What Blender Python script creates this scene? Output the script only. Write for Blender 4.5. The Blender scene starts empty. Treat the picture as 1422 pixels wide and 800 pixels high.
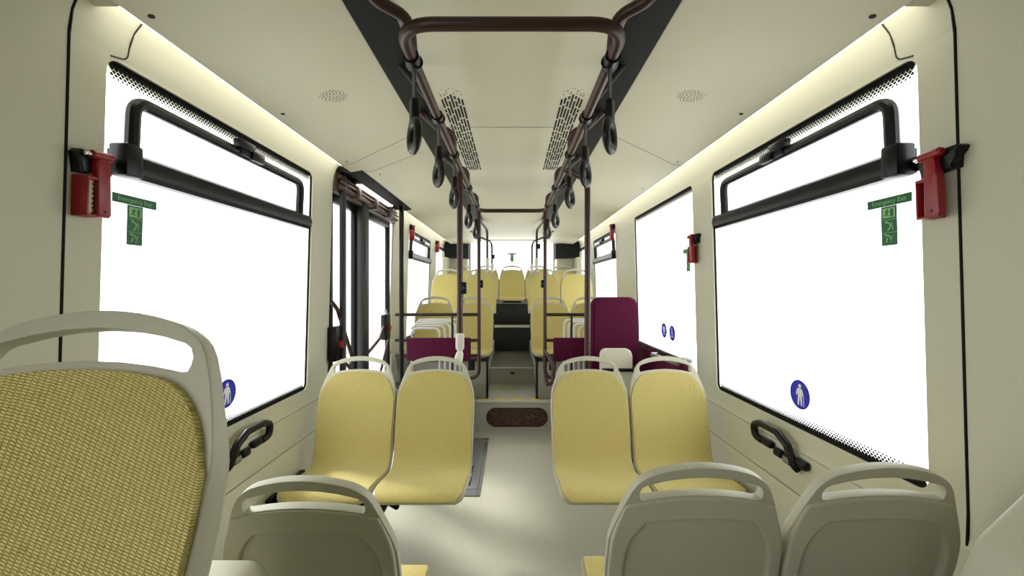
import bpy, bmesh, math, random
from mathutils import Vector, Matrix
random.seed(7)
S = bpy.context.scene
COL = S.collection
CAMZ = 1.45

# ------------------------------------------------------------------ materials
def lin(r, g, b):
    f = lambda c: (c / 255 / 12.92) if c / 255 <= .04045 else ((c / 255 + .055) / 1.055) ** 2.4
    return (f(r), f(g), f(b), 1)

def mat(name, rgb, rough=.5, metal=0, spec=.5, bump=0, bscale=200, coat=0):
    m = bpy.data.materials.new(name); m.use_nodes = True
    nt = m.node_tree; p = nt.nodes['Principled BSDF']
    p.inputs['Base Color'].default_value = lin(*rgb)
    p.inputs['Roughness'].default_value = rough
    p.inputs['Metallic'].default_value = metal
    p.inputs['Specular IOR Level'].default_value = spec
    p.inputs['Coat Weight'].default_value = coat
    # slight colour and gloss unevenness, so that every surface is procedural
    tc = nt.nodes.new('ShaderNodeTexCoord')
    n = nt.nodes.new('ShaderNodeTexNoise'); n.inputs['Scale'].default_value = bscale
    n.inputs['Detail'].default_value = 3
    nt.links.new(tc.outputs['Object'], n.inputs['Vector'])
    mr = nt.nodes.new('ShaderNodeMapRange')
    mr.inputs['To Min'].default_value = max(.02, rough - .04); mr.inputs['To Max'].default_value = min(1, rough + .04)
    nt.links.new(n.outputs['Fac'], mr.inputs['Value'])
    nt.links.new(mr.outputs['Result'], p.inputs['Roughness'])
    if bump:
        b = nt.nodes.new('ShaderNodeBump'); b.inputs['Strength'].default_value = bump
        b.inputs['Distance'].default_value = .002
        nt.links.new(n.outputs['Fac'], b.inputs['Height']); nt.links.new(b.outputs['Normal'], p.inputs['Normal'])
    return m

M = {}
M['panel'] = mat('cream_panel', (198, 196, 175), .5, spec=.35, bump=.12, bscale=350)
M['ceil'] = mat('cream_ceiling', (214, 210, 188), .5, spec=.35, bump=.08, bscale=300)
M['shell'] = mat('seat_plastic', (186, 183, 163), .42, spec=.4, bump=.15, bscale=500)
M['white'] = mat('white_plastic', (214, 212, 205), .4)
M['cream'] = mat('cream_plastic', (205, 200, 180), .45)
M['brown'] = mat('brown_painted_tube', (58, 34, 28), .36, spec=.35)
M['black'] = mat('black_plastic', (8, 8, 10), .34, spec=.28)
M['rubber'] = mat('black_rubber', (8, 8, 9), .6, spec=.2)
M['strap'] = mat('strap_webbing', (58, 60, 61), .6)
M['channel'] = mat('black_channel', (9, 10, 13), .5, spec=.25)
M['dark'] = mat('dark_void', (12, 11, 9), .7)
M['purple'] = mat('plum_pad', (74, 5, 42), .65, spec=.15, bump=.2, bscale=400)
M['red'] = mat('red_plastic', (138, 10, 22), .35)
M['alu'] = mat('aluminium', (142, 144, 146), .38, metal=.7)
M['chrome'] = mat('bright_metal', (215, 215, 215), .2, metal=1)
M['yellowtape'] = mat('yellow_tape', (226, 205, 90), .6)
M['grey'] = mat('grey_podium', (142, 140, 124), .55)
M['darkgrey'] = mat('dark_grey', (40, 40, 40), .5)
M['green'] = mat('sign_green', (10, 98, 50), .5)
M['lightgreen'] = mat('sign_light_green', (140, 190, 130), .5)
M['blue'] = mat('sticker_blue', (14, 26, 190), .45)
M['signwhite'] = mat('sticker_white', (240, 240, 240), .5)
M['seam'] = mat('seam_shadow_gap', (50, 48, 40), .8)
M['softseam'] = mat('panel_joint', (160, 157, 137), .8)
M['doorbrown'] = mat('door_gear_brown', (70, 52, 44), .4)

def fabric():
    m = bpy.data.materials.new('yellow_fabric'); m.use_nodes = True
    nt = m.node_tree; N = nt.nodes; L = nt.links; p = N['Principled BSDF']
    p.inputs['Roughness'].default_value = .62; p.inputs['Specular IOR Level'].default_value = .3
    p.inputs['Sheen Weight'].default_value = .15
    uv = N.new('ShaderNodeUVMap'); uv.uv_map = 'UV'
    mp = N.new('ShaderNodeMapping'); mp.inputs['Rotation'].default_value = (0, 0, 0)
    L.new(uv.outputs['UV'], mp.inputs['Vector'])
    nz = N.new('ShaderNodeTexNoise'); nz.inputs['Scale'].default_value = 60
    L.new(mp.outputs['Vector'], nz.inputs['Vector'])
    # skew u by v so stitches lean
    sep = N.new('ShaderNodeSeparateXYZ'); L.new(mp.outputs['Vector'], sep.inputs[0])
    def math_(op, a, b):
        q = N.new('ShaderNodeMath'); q.operation = op
        for i, v in ((0, a), (1, b)):
            if v is None: continue
            if isinstance(v, (int, float)): q.inputs[i].default_value = v
            else: L.new(v, q.inputs[i])
        return q.outputs[0]
    u, v = sep.outputs[0], sep.outputs[1]
    nzc = math_('SUBTRACT', nz.outputs['Fac'], .5)
    uu = math_('ADD', u, math_('MULTIPLY', nzc, .002))
    vv = math_('ADD', v, math_('MULTIPLY', nzc, .001))
    vv = math_('ADD', vv, math_('MULTIPLY', uu, .28)); uu = math_('ADD', uu, math_('MULTIPLY', v, .9))     # leaning stitches
    comb = N.new('ShaderNodeCombineXYZ'); L.new(uu, comb.inputs[0]); L.new(vv, comb.inputs[1])
    br = N.new('ShaderNodeTexBrick'); L.new(comb.outputs[0], br.inputs['Vector'])
    br.inputs['Scale'].default_value = 1
    br.inputs['Brick Width'].default_value = .0066; br.inputs['Row Height'].default_value = .0036
    br.inputs['Mortar Size'].default_value = .0009; br.inputs['Mortar Smooth'].default_value = 1
    br.offset = .5
    br.inputs['Color1'].default_value = lin(226, 211, 134); br.inputs['Color2'].default_value = lin(216, 200, 123)
    br.inputs['Mortar'].default_value = lin(172, 157, 86)
    L.new(br.outputs['Color'], p.inputs['Base Color'])
    b = N.new('ShaderNodeBump'); b.inputs['Strength'].default_value = .9; b.inputs['Distance'].default_value = .0014
    b.invert = True
    L.new(br.outputs['Fac'], b.inputs['Height']); L.new(b.outputs['Normal'], p.inputs['Normal'])
    return m
M['fabric'] = fabric()

def floor_mat():
    m = mat('speckled_floor', (178, 175, 158), .42, spec=.4)
    nt = m.node_tree; N = nt.nodes; L = nt.links; p = N['Principled BSDF']
    tc = N.new('ShaderNodeTexCoord')
    v = N.new('ShaderNodeTexVoronoi'); v.inputs['Scale'].default_value = 130
    L.new(tc.outputs['Object'], v.inputs['Vector'])
    r = N.new('ShaderNodeValToRGB')
    r.color_ramp.elements[0].position = .10; r.color_ramp.elements[0].color = lin(116, 112, 98)
    r.color_ramp.elements[1].position = .22; r.color_ramp.elements[1].color = lin(190, 187, 170)
    L.new(v.outputs['Distance'], r.inputs['Fac'])
    n = N.new('ShaderNodeTexNoise'); n.inputs['Scale'].default_value = 260
    L.new(tc.outputs['Object'], n.inputs['Vector'])
    r2 = N.new('ShaderNodeValToRGB')
    r2.color_ramp.elements[0].position = .35; r2.color_ramp.elements[0].color = (.72, .72, .72, 1)
    r2.color_ramp.elements[1].position = .55; r2.color_ramp.elements[1].color = (1, 1, 1, 1)
    L.new(n.outputs['Fac'], r2.inputs['Fac'])
    mx = N.new('ShaderNodeMixRGB'); mx.blend_type = 'MULTIPLY'; mx.inputs[0].default_value = 1
    L.new(r.outputs[0], mx.inputs[1]); L.new(r2.outputs[0], mx.inputs[2])
    L.new(mx.outputs[0], p.inputs['Base Color'])
    return m
M['floor'] = floor_mat()
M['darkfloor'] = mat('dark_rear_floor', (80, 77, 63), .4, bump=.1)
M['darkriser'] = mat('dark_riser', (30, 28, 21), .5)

def glass_mat():
    m = bpy.data.materials.new('window_glass'); m.use_nodes = True
    nt = m.node_tree; N = nt.nodes; L = nt.links
    N.remove(N['Principled BSDF'])
    t = N.new('ShaderNodeBsdfTransparent'); t.inputs[0].default_value = (.97, .985, .98, 1)
    g = N.new('ShaderNodeBsdfGlossy'); g.inputs['Roughness'].default_value = .02
    f = N.new('ShaderNodeLayerWeight')
    pw = N.new('ShaderNodeMath'); pw.operation = 'POWER'; pw.inputs[1].default_value = 5
    L.new(f.outputs['Facing'], pw.inputs[0])
    ml = N.new('ShaderNodeMath'); ml.operation = 'MULTIPLY_ADD'; ml.inputs[1].default_value = .9; ml.inputs[2].default_value = .03
    L.new(pw.outputs[0], ml.inputs[0])
    mx = N.new('ShaderNodeMixShader')
    L.new(ml.outputs[0], mx.inputs[0]); L.new(t.outputs[0], mx.inputs[1]); L.new(g.outputs[0], mx.inputs[2])
    L.new(mx.outputs[0], N['Material Output'].inputs['Surface'])
    return m
M['glass'] = glass_mat()

def emit(name, rgb, s):
    m = bpy.data.materials.new(name); m.use_nodes = True
    nt = m.node_tree; p = nt.nodes['Principled BSDF']
    p.inputs['Base Color'].default_value = (.8, .8, .8, 1)
    p.inputs['Emission Color'].default_value = rgb
    p.inputs['Emission Strength'].default_value = s
    return m
LED_STRENGTH = 4.6
M['led'] = emit('led_diffuser', (1, .96, .87, 1), LED_STRENGTH)
M['doorled'] = emit('door_lamp_diffuser', (1, .93, .85, 1), 3.5)

def vent_mat():
    m = mat('brown_vent_grille', (70, 40, 30), .6)
    nt = m.node_tree; N = nt.nodes; L = nt.links; p = N['Principled BSDF']
    tc = N.new('ShaderNodeTexCoord'); v = N.new('ShaderNodeTexVoronoi'); v.feature = 'DISTANCE_TO_EDGE'
    v.inputs['Scale'].default_value = 38
    mp = N.new('ShaderNodeMapping'); mp.inputs['Scale'].default_value = (.6, 1, 1.3)
    L.new(tc.outputs['Object'], mp.inputs[0]); L.new(mp.outputs[0], v.inputs['Vector'])
    r = N.new('ShaderNodeValToRGB'); r.color_ramp.elements[0].position = .05; r.color_ramp.elements[1].position = .12
    r.color_ramp.elements[0].color = lin(96, 62, 46); r.color_ramp.elements[1].color = lin(46, 24, 18)
    L.new(v.outputs['Distance'], r.inputs['Fac']); L.new(r.outputs[0], p.inputs['Base Color'])
    b = N.new('ShaderNodeBump'); b.inputs['Strength'].default_value = .6; b.inputs['Distance'].default_value = .004
    L.new(v.outputs['Distance'], b.inputs['Height']); L.new(b.outputs['Normal'], p.inputs['Normal'])
    return m
M['vent'] = vent_mat()
M['darkbrown'] = mat('dark_brown_tube', (46, 30, 25), .4, spec=.3)

# ------------------------------------------------------------------ mesh helpers
def BM(): return bmesh.new()

def quadgrid(bm, rows, close=False):
    vs = [[bm.verts.new(p) for p in r] for r in rows]
    for a, b in zip(vs, vs[1:]):
        n = len(a)
        for i in range(n if close else n - 1):
            j = (i + 1) % n
            bm.faces.new((a[i], a[j], b[j], b[i]))
    return vs

def box(bm, x0, x1, y0, y1, z0, z1, bev=0, seg=2):
    g = bmesh.ops.create_cube(bm, size=1)
    vs = g['verts']
    for v in vs:
        v.co = Vector((x0 + (v.co.x + .5) * (x1 - x0), y0 + (v.co.y + .5) * (y1 - y0), z0 + (v.co.z + .5) * (z1 - z0)))
    if bev:
        es = list({e for v in vs for e in v.link_edges})
        bmesh.ops.bevel(bm, geom=es, offset=bev, segments=seg, affect='EDGES', profile=.5)
    return bm

def fillet(pts, r, n=6):
    pts = [Vector(p) for p in pts]
    out = [pts[0]]
    for a, b, c in zip(pts, pts[1:], pts[2:]):
        u = (a - b); w = (c - b)
        lu, lw = u.length, w.length; u.normalize(); w.normalize()
        ang = u.angle(w)
        if ang > 3.1: out.append(b); continue
        t = min(r / math.tan(ang / 2), lu * .49, lw * .49)
        p0 = b + u * t; p1 = b + w * t
        for i in range(n + 1):
            k = i / n
            out.append((1 - k) ** 2 * p0 + 2 * k * (1 - k) * b + k * k * p1)
    out.append(pts[-1])
    return out

def tube(bm, pts, r, seg=12, cap=True, close=False, flat=1.0, up=None):
    pts = [Vector(p) for p in pts]
    n = len(pts)
    rows = []
    prev = None
    for i in range(n):
        if close: t = pts[(i + 1) % n] - pts[i - 1]
        else: t = pts[min(i + 1, n - 1)] - pts[max(i - 1, 0)]
        t.normalize()
        if prev is None:
            a = Vector(up) if up else (Vector((0, 0, 1)) if abs(t.z) < .9 else Vector((1, 0, 0)))
            nn = (a - t * a.dot(t)).normalized()
        else:
            nn = (prev - t * prev.dot(t)).normalized()
        prev = nn
        bb = t.cross(nn)
        rr = r[i] if isinstance(r, (list, tuple)) else r
        rows.append([pts[i] + nn * math.cos(2 * math.pi * k / seg) * rr + bb * math.sin(2 * math.pi * k / seg) * rr * flat for k in range(seg)])
    if close: rows.append(rows[0])
    vs = quadgrid(bm, rows, True)
    if cap and not close:
        bm.faces.new(vs[0][::-1]); bm.faces.new(vs[-1])
    if close: bmesh.ops.remove_doubles(bm, verts=bm.verts, dist=1e-6)
    return bm

def prism(bm, poly, f0, f1):
    """poly: 2D points; f0,f1 map a 2D point to the two end positions"""
    a = [bm.verts.new(f0(p)) for p in poly]; b = [bm.verts.new(f1(p)) for p in poly]
    n = len(poly)
    bm.faces.new(a[::-1]); bm.faces.new(b)
    for i in range(n):
        j = (i + 1) % n
        bm.faces.new((a[i], a[j], b[j], b[i]))
    return bm

def prism_y(bm, poly, y0, y1):   # (x,z) profile along y
    return prism(bm, poly, lambda p: (p[0], y0, p[1]), lambda p: (p[0], y1, p[1]))

def prism_z(bm, poly, z0, z1):   # (x,y) outline, thickness in z
    return prism(bm, poly, lambda p: (p[0], p[1], z0), lambda p: (p[0], p[1], z1))

def disc(cx, cy, r, n=24, a0=0, a1=2 * math.pi):
    full = abs(a1 - a0 - 2 * math.pi) < 1e-6
    return [(cx + r * math.cos(a0 + (a1 - a0) * i / (n if full else n - 1)), cy + r * math.sin(a0 + (a1 - a0) * i / (n if full else n - 1))) for i in range(n)]

def rrect(x0, x1, y0, y1, r, n=6):
    out = []
    for cx, cy, a in ((x1 - r, y1 - r, 0), (x0 + r, y1 - r, 90), (x0 + r, y0 + r, 180), (x1 - r, y0 + r, 270)):
        for i in range(n + 1):
            t = math.radians(a + 90 * i / n)
            out.append((cx + r * math.cos(t), cy + r * math.sin(t)))
    return out

def obj(name, bm, m, parent=None, world=True, smooth=True, ang=35):
    bmesh.ops.recalc_face_normals(bm, faces=bm.faces)
    me = bpy.data.meshes.new(name)
    if parent is not None and world:
        off = Vector((0, 0, 0)); p = parent
        while p: off += p.location; p = p.parent
        bmesh.ops.translate(bm, verts=bm.verts, vec=-off)
    bm.to_mesh(me); bm.free()
    me.materials.append(M[m] if isinstance(m, str) else m)
    if smooth:
        for f in me.polygons: f.use_smooth = True
        try: me.set_sharp_from_angle(angle=math.radians(ang))
        except Exception: pass
    o = bpy.data.objects.new(name, me); COL.objects.link(o)
    if parent: o.parent = parent
    return o

def tag(o, label, cat, group=None, kind=None):
    o['label'] = label; o['category'] = cat
    if group: o['group'] = group
    if kind: o['kind'] = kind
    return o

def thing(name, label, cat, loc=(0, 0, 0), group=None, rz=0, kind=None):
    o = bpy.data.objects.new(name, None); COL.objects.link(o)
    o.empty_display_size = .05
    o.location = loc; o.rotation_euler = (0, 0, rz)
    return tag(o, label, cat, group, kind)

def solo(name, bm, m, label, cat, group=None, kind=None, **k):
    return tag(obj(name, bm, m, **k), label, cat, group, kind)

def copy_tree(o, parent=None):
    c = o.copy(); COL.objects.link(c)
    if parent: c.parent = parent
    for ch in o.children: copy_tree(ch, c)
    return c

def bake(o):
    bpy.context.view_layer.update()
    dg = bpy.context.evaluated_depsgraph_get()
    me = bpy.data.meshes.new_from_object(o.evaluated_get(dg))
    o.modifiers.clear(); o.data = me
    return o

def text_bm(body, size, sx=1):
    cu = bpy.data.curves.new('t', 'FONT'); cu.body = body; cu.size = size
    cu.align_x = 'CENTER'; cu.align_y = 'CENTER'; cu.extrude = .0004
    o = bpy.data.objects.new('t', cu); COL.objects.link(o)
    bpy.context.view_layer.update()
    dg = bpy.context.evaluated_depsgraph_get()
    me = bpy.data.meshes.new_from_object(o.evaluated_get(dg))
    bm = BM(); bm.from_mesh(me)
    for v in bm.verts: v.co.x *= sx
    bpy.data.objects.remove(o); bpy.data.curves.remove(cu); bpy.data.meshes.remove(me)
    return bm

# ------------------------------------------------------------------ shell of the bus
Y0, Y1 = -1.7, 7.75
def wx(z):                        # inner face of a side wall above the sill
    return 1.2 - (z - .86) * (.035 / 1.26)

ZS, ZT = .86, 2.12                # sill and window head
def window_band(name, s, ya, yb, holes):
    bm = BM()
    def loop(pts):
        vs = [bm.verts.new((s * wx(z), y, z)) for y, z in pts]
        return [bm.edges.new((vs[i], vs[(i + 1) % len(vs)])) for i in range(len(vs))]
    es = loop([(ya, .80), (yb, .80), (yb, 2.13), (ya, 2.13)])
    for h in holes: es += loop(rrect(h[0], h[1], h[2], h[3], h[4]))
    bmesh.ops.triangle_fill(bm, use_beauty=True, edges=es)
    fs = list(bm.faces)
    g = bmesh.ops.extrude_face_region(bm, geom=fs)
    vs = [e for e in g['geom'] if isinstance(e, bmesh.types.BMVert)]
    bmesh.ops.translate(bm, verts=vs, vec=(s * .020, 0, 0))
    return bm

low_prof = [(1.2, .80), (1.2, .835), (1.26, .835), (1.26, 0), (1.175, 0), (1.175, .575), (1.182, .595), (1.19, .605), (1.19, .765), (1.196, .775)]
head_prof = [(1.1655, 2.125), (1.163, 2.14), (1.156, 2.185), (1.142, 2.22), (1.12, 2.25), (1.09, 2.27), (1.09, 2.30), (1.27, 2.30), (1.27, 2.125)]
WIN_R = [(1.222, 2.49), (2.75, 4.06), (4.8, 6.1), (6.55, 7.45)]
WIN_L = [(-1.3, -.1), (1.222, 2.49), (4.82, 6.12), (6.55, 7.45)]  # first opening is out of view, put in for light on the near seat
D0, D1 = 2.76, 4.2                # door opening on the left wall
def holes(ws): return [(a, b, ZS, ZT, .04) for a, b in ws]

def wall(side):
    s = -1 if side == 'left' else 1
    bm = BM()
    spans = [(Y0, D0), (D1, Y1)] if s < 0 else [(Y0, Y1)]
    for ya, yb in spans:
        ws = [w for w in (WIN_L if s < 0 else WIN_R) if ya <= w[0] and w[1] <= yb]
        b2 = window_band('w', s, ya, yb, holes(ws))
        me = bpy.data.meshes.new('x'); b2.to_mesh(me); b2.free(); bm.from_mesh(me); bpy.data.meshes.remove(me)
        prism_y(bm, [(s * x, z) for x, z in low_prof], ya, yb)
        prism_y(bm, [(s * x, z) for x, z in head_prof], ya, yb)
    o = obj('wall_' + side, bm, 'panel', ang=30)
    return tag(o, 'cream moulded side wall with large windows, ' + ('the side with the bus door' if s < 0 else 'the side with the plum wheelchair bay'), 'wall', kind='structure')
wall('left'); wall('right')

# floor and raised rear floors
bm = BM(); box(bm, -1.27, 1.27, Y0, 4.4, -.06, 0)
solo('floor', bm, 'floor', 'speckled pale grey main floor of the bus aisle', 'floor', kind='structure')
F1, F2, F3 = .297, .487, .875
bm = BM(); box(bm, -1.27, 1.27, 4.34, 5.2, -.06, F1); box(bm, -1.27, 1.27, 5.12, 5.132, F1, F2 - .012)
solo('floor_first_step', bm, 'floor', 'first raised floor step with brown vent in its riser', 'floor', kind='structure')
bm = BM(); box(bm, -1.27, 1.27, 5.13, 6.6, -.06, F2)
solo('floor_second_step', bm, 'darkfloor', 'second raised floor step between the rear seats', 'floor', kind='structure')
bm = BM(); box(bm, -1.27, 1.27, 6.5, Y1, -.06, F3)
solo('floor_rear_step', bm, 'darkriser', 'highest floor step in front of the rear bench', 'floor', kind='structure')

# ceiling
CE = .936
def cz(x): return CAMZ + CE - .1727 * abs(x)
bm = BM()
for s in (-1, 1):
    prism_y(bm, [(s * 1.05, cz(1.05)), (s * 1.052, cz(1.05) + .012), (s * 1.09, 2.262), (s * 1.10, 2.34), (s * .49, 2.36), (s * .49, cz(.49))], Y0, Y1)
prism_y(bm, [(-.5, 2.325), (.5, 2.325), (.5, 2.36), (-.5, 2.36)], Y0, Y1)
solo('ceiling', bm, 'ceil', 'cream ceiling panels over aisle and seats', 'ceiling', kind='structure')
for i, s in enumerate((-1, 1)):
    bm = BM()
    prism_y(bm, [(s * .50, cz(.5) - .004), (s * .375, 2.308), (s * .375, 2.33), (s * .50, 2.33)], Y0, 5.45)
    solo('trim_%d' % (1 + i), bm, 'channel', 'black ceiling channel above the ' + ('door' if s < 0 else 'wheelchair bay') + ' side grab rail', 'trim', kind='structure')
# unseen front wall, darkened against bounce, narrow opening added to light near seat
bm = BM()
def loopxz(pts):
    vs = [bm.verts.new((x, Y0, z)) for x, z in pts]
    return [bm.edges.new((vs[i], vs[(i + 1) % len(vs)])) for i in range(len(vs))]
es = loopxz([(-1.27, 0), (1.27, 0), (1.27, 2.36), (-1.27, 2.36)]) + loopxz(rrect(-1.14, -.72, .95, 2.18, .08))
bmesh.ops.triangle_fill(bm, use_beauty=True, edges=es)
solo('wall_front', bm, 'darkgrey', 'unseen front wall behind the viewer, darkened, with added light opening', 'wall', kind='structure')
# rear wall
bm = BM()
def loopxz2(pts, y):
    vs = [bm.verts.new((x, y, z)) for x, z in pts]
    return [bm.edges.new((vs[i], vs[(i + 1) % len(vs)])) for i in range(len(vs))]
es = loopxz2([(-1.27, 0), (1.27, 0), (1.27, 2.36), (-1.27, 2.36)], 7.72) + loopxz2(rrect(-.755, .755, 1.60, 2.318, .03), 7.72)
bmesh.ops.triangle_fill(bm, use_beauty=True, edges=es)
g = bmesh.ops.extrude_face_region(bm, geom=list(bm.faces))
bmesh.ops.translate(bm, verts=[e for e in g['geom'] if isinstance(e, bmesh.types.BMVert)], vec=(0, .05, 0))
solo('wall_rear', bm, 'panel', 'cream rear wall around the wide rear window', 'wall', kind='structure')

# ------------------------------------------------------------------ windows
def frit(bm, s, ya, yb, z, up, rows=4, step=.0145, solid=.019):
    d = 1 if up else -1
    xx = lambda zz: s * (wx(zz) + .014)
    def q(y0, y1, z0, z1):
        vs = [bm.verts.new((xx(zz), y, zz)) for y, zz in ((y0, z0), (y1, z0), (y1, z1), (y0, z1))]
        bm.faces.new(vs)
    q(ya + .02, yb - .02, z - d * .01, z + d * solid)
    n = int((yb - ya - .05) / step)
    for r in range(rows):
        h = .0072 * (1 - r * .13)
        zc = z + d * (solid + .002 + r * .0085)
        for i in range(n):
            yc = ya + .03 + (i + .5 * (r % 2)) * step
            vs = [bm.verts.new((xx(zz), y, zz)) for y, zz in ((yc - h * 1.15, zc), (yc, zc - h), (yc + h * 1.15, zc), (yc, zc + h))]
            bm.faces.new(vs)

def window(n, s, ya, yb, label, hopper, with_frit=True):
    w = thing('window_%d' % n, label, 'window', (s * 1.2, (ya + yb) / 2, ZS), kind='structure')
    bm = BM()
    pts = rrect(ya, yb, ZS, ZT, .04)
    prism(bm, [(ya - .01, ZS - .01), (yb + .01, ZS - .01), (yb + .01, ZT + .01), (ya - .01, ZT + .01)],
          lambda p: (s * (wx(p[1]) + .016), p[0], p[1]), lambda p: (s * (wx(p[1]) + .020), p[0], p[1]))
    obj('glass_pane', bm, 'glass', w)
    bm = BM(); tube(bm, [(s * (wx(z) + .012), y, z) for y, z in pts], .0055, 8, close=True)
    g = obj('rubber_gasket', bm, 'rubber', w)
    if with_frit:
        bm = BM(); frit(bm, s, ya, yb, ZS, True); frit(bm, s, ya, yb, ZT, False)
        obj('dotted_edge_print', bm, 'rubber', w, smooth=False)
    if hopper:
        def P(y, z, inn): return (s * (wx(z) - inn), y, z)
        ha, hb = ya + .085, yb - .15
        zb, zt = 1.83, 2.028
        fr = thing_part('hopper_frame', w)
        bm = BM()
        # flat U-shaped frame of the tilting pane
        path = fillet([P(ha, zb, .0), P(ha, zt, .004), P(hb, zt, .004), P(hb, zb, .0)], .05, 6)
        tube(bm, path, .020, 10, up=(s, 0, 0), flat=1.0)
        f = obj('hopper_frame', bm, 'black', w)
        bm = BM()
        prism(bm, [(ha, zb), (hb, zb), (hb, zt), (ha, zt)], lambda p: (s * (wx(p[1]) + .004), p[0], p[1]), lambda p: (s * (wx(p[1]) + .008), p[0], p[1]))
        obj('hopper_pane', bm, 'glass', f)
        # thick sill bar
        bm = BM()
        prof = [(.025, -.040), (-.012, -.042), (-.026, -.030), (-.032, -.005), (-.026, .022), (-.010, .034), (.025, .034)]
        a, b = ya + .035, yb - .062
        prism(bm, prof, lambda p: (s * (wx(zb) + p[0]), a, zb + p[1]), lambda p: (s * (wx(zb) + p[0]), b, zb + p[1]))
        bar = obj('hopper_sill_bar', bm, 'black', w)
        bm = BM()
        box(bm, *sorted((s * (wx(zb) - .038), s * (wx(zb) + .02))), a - .004, a + .055, zb - .046, zb + .052, .008)
        obj('end_cap', bm, 'black', bar)
        bm = BM(); prism(bm, [(ya - .02, -.035), (yb, -.035), (yb, .008), (ya - .02, .008)],
                         lambda p: (s * (wx(zb) + .020), p[0], zb + p[1]), lambda p: (s * (wx(zb) + .026), p[0], zb + p[1]))
        obj('back_strip', bm, 'rubber', bar)
        # latch at the middle of the top
        yc = ya + .655
        bm = BM()
        box(bm, *sorted((s * (wx(zt) - .030), s * (wx(zt) + .012))), yc - .085, yc + .085, zt - .012, zt + .030, .005)
        box(bm, *sorted((s * (wx(zt) - .036), s * (wx(zt) + .0))), yc - .10, yc + .0, zt + .012, zt + .050, .004)
        box(bm, *sorted((s * (wx(zt) - .042), s * (wx(zt) - .02))), yc - .02, yc + .06, zt - .018, zt + .016, .004)
        obj('latch', bm, 'black', f)
    return w
def thing_part(*a): return None

window(1, -1, *WIN_L[1], 'large window with black tilting top pane between seat and door', True)
window(2, 1, *WIN_R[0], 'large window with black tilting top pane on the wheelchair bay side', True)
window(3, 1, *WIN_R[1], 'plain window beside the plum wheelchair bay', False)
window(4, 1, *WIN_R[2], 'window with tilting top pane behind the plum board', True)
window(5, 1, *WIN_R[3], 'rearmost side window on the wheelchair bay side', False)
window(6, -1, *WIN_L[2], 'window with tilting top pane just behind the door', True)
window(7, -1, *WIN_L[3], 'rearmost side window on the door side', False)
window(9, -1, *WIN_L[0], 'unseen side window behind the viewer, added to light near seat', False)  # never in view; added so daylight reaches the near yellow seat
w = thing('window_8', 'wide rear window above the back bench', 'window', (0, 7.72, 1.6), kind='structure')
bm = BM(); box(bm, -.765, .765, 7.745, 7.749, 1.59, 2.325); obj('glass_pane', bm, 'glass', w)
bm = BM(); tube(bm, [(x, 7.74, z) for x, z in rrect(-.755, .755, 1.6, 2.318, .03)], .006, 8, close=True); obj('rubber_gasket', bm, 'rubber', w)

# ------------------------------------------------------------------ door on the left
d = thing('door_1', 'black framed glass folding bus door', 'door', (-1.2, (D0 + D1) / 2, 0), kind='structure')
def leaf(ya, yb, hp, hp2):
    bm = BM()
    t = .055
    x0, x1 = -1.235, -1.195
    for a, b in ((ya, ya + t), (yb - t, yb)): box(bm, x0, x1, a, b, .02, 2.09, .008)
    box(bm, x0, x1, ya + t, yb - t, 2.03, 2.09, .006); box(bm, x0, x1, ya + t, yb - t, .02, .12, .006)
    l = obj('door_leaf', bm, 'black', d)
    bm = BM(); box(bm, -1.217, -1.213, ya + t, yb - t, .12, 2.03); obj('glass_pane', bm, 'glass', l)
    bm = BM(); tube(bm, fillet(hp, .05), .014, 10); obj('grab_rail', bm, 'brown', l)
    bm = BM(); tube(bm, fillet(hp2, .05), .012, 10); obj('grab_rail', bm, 'brown', l)
leaf(2.79, 3.30, [(-1.19, 2.80, 1.36), (-1.15, 2.80, 1.31), (-1.15, 3.07, .93), (-1.19, 3.10, .88)], [(-1.19, 2.80, 1.03), (-1.15, 2.84, 1.0), (-1.15, 3.05, .85), (-1.19, 3.1, .8)])
leaf(3.33, 4.17, [(-1.19, 4.0, 1.24), (-1.15, 3.92, 1.19), (-1.15, 3.69, 1.01), (-1.15, 3.38, .93), (-1.2, 3.36, .93)], [(-1.19, 4.02, 1.03), (-1.15, 3.98, .99), (-1.15, 3.70, .70), (-1.19, 3.66, .66)])
bm = BM(); box(bm, -1.2, -1.14, 3.26, 3.40, .05, 2.12, .012); box(bm, -1.155, -1.135, 3.29, 3.31, .05, 2.12, .006); obj('centre_stile', bm, 'darkgrey', d)
bm = BM(); box(bm, -1.26, -1.15, D0, D1, 2.08, 2.32, .004); obj('header_panel', bm, 'doorbrown', d)
bm = BM()
for zz, xx, r in ((2.115, -1.13, .016), (2.15, -1.12, .010), (2.185, -1.135, .013)):
    tube(bm, [(xx, D0 + .03, zz), (xx, D1 - .03, zz)], r, 10)
for yy in (3.05, 3.45, 3.85): box(bm, -1.15, -1.10, yy, yy + .06, 2.09, 2.20, .005)
obj('opening_gear', bm, 'doorbrown', d)
bm = BM(); prism_y(bm, [(-.975, cz(.975) - .003), (-1.06, cz(1.06) - .006), (-1.17, 2.225), (-1.17, 2.24), (-1.05, 2.24), (-.975, cz(.975) + .01)], D0 + .01, D1 - .06); obj('soffit_panel', bm, 'rubber', d)
bm = BM(); box(bm, -1.23, -1.16, D0, D1, 0, .012, .003); obj('threshold', bm, 'alu', d)
bm = BM(); tube(bm, [(-1.135, 2.85, 0), (-1.135, 2.85, 2.20)], .022, 14); 
solo('door_pole', bm, 'darkgrey', 'dark grey vertical pole at the near edge of the door', 'pole')
lt = thing('door_lamp', 'glowing strip lamp in the dark soffit over the door', 'lamp', (-1.09, 3.4, 2.2))
bm = BM(); box(bm, -1.112, -1.062, 3.0, 3.82, 2.186, 2.206, .004); obj('housing', bm, 'alu', lt)
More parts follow.
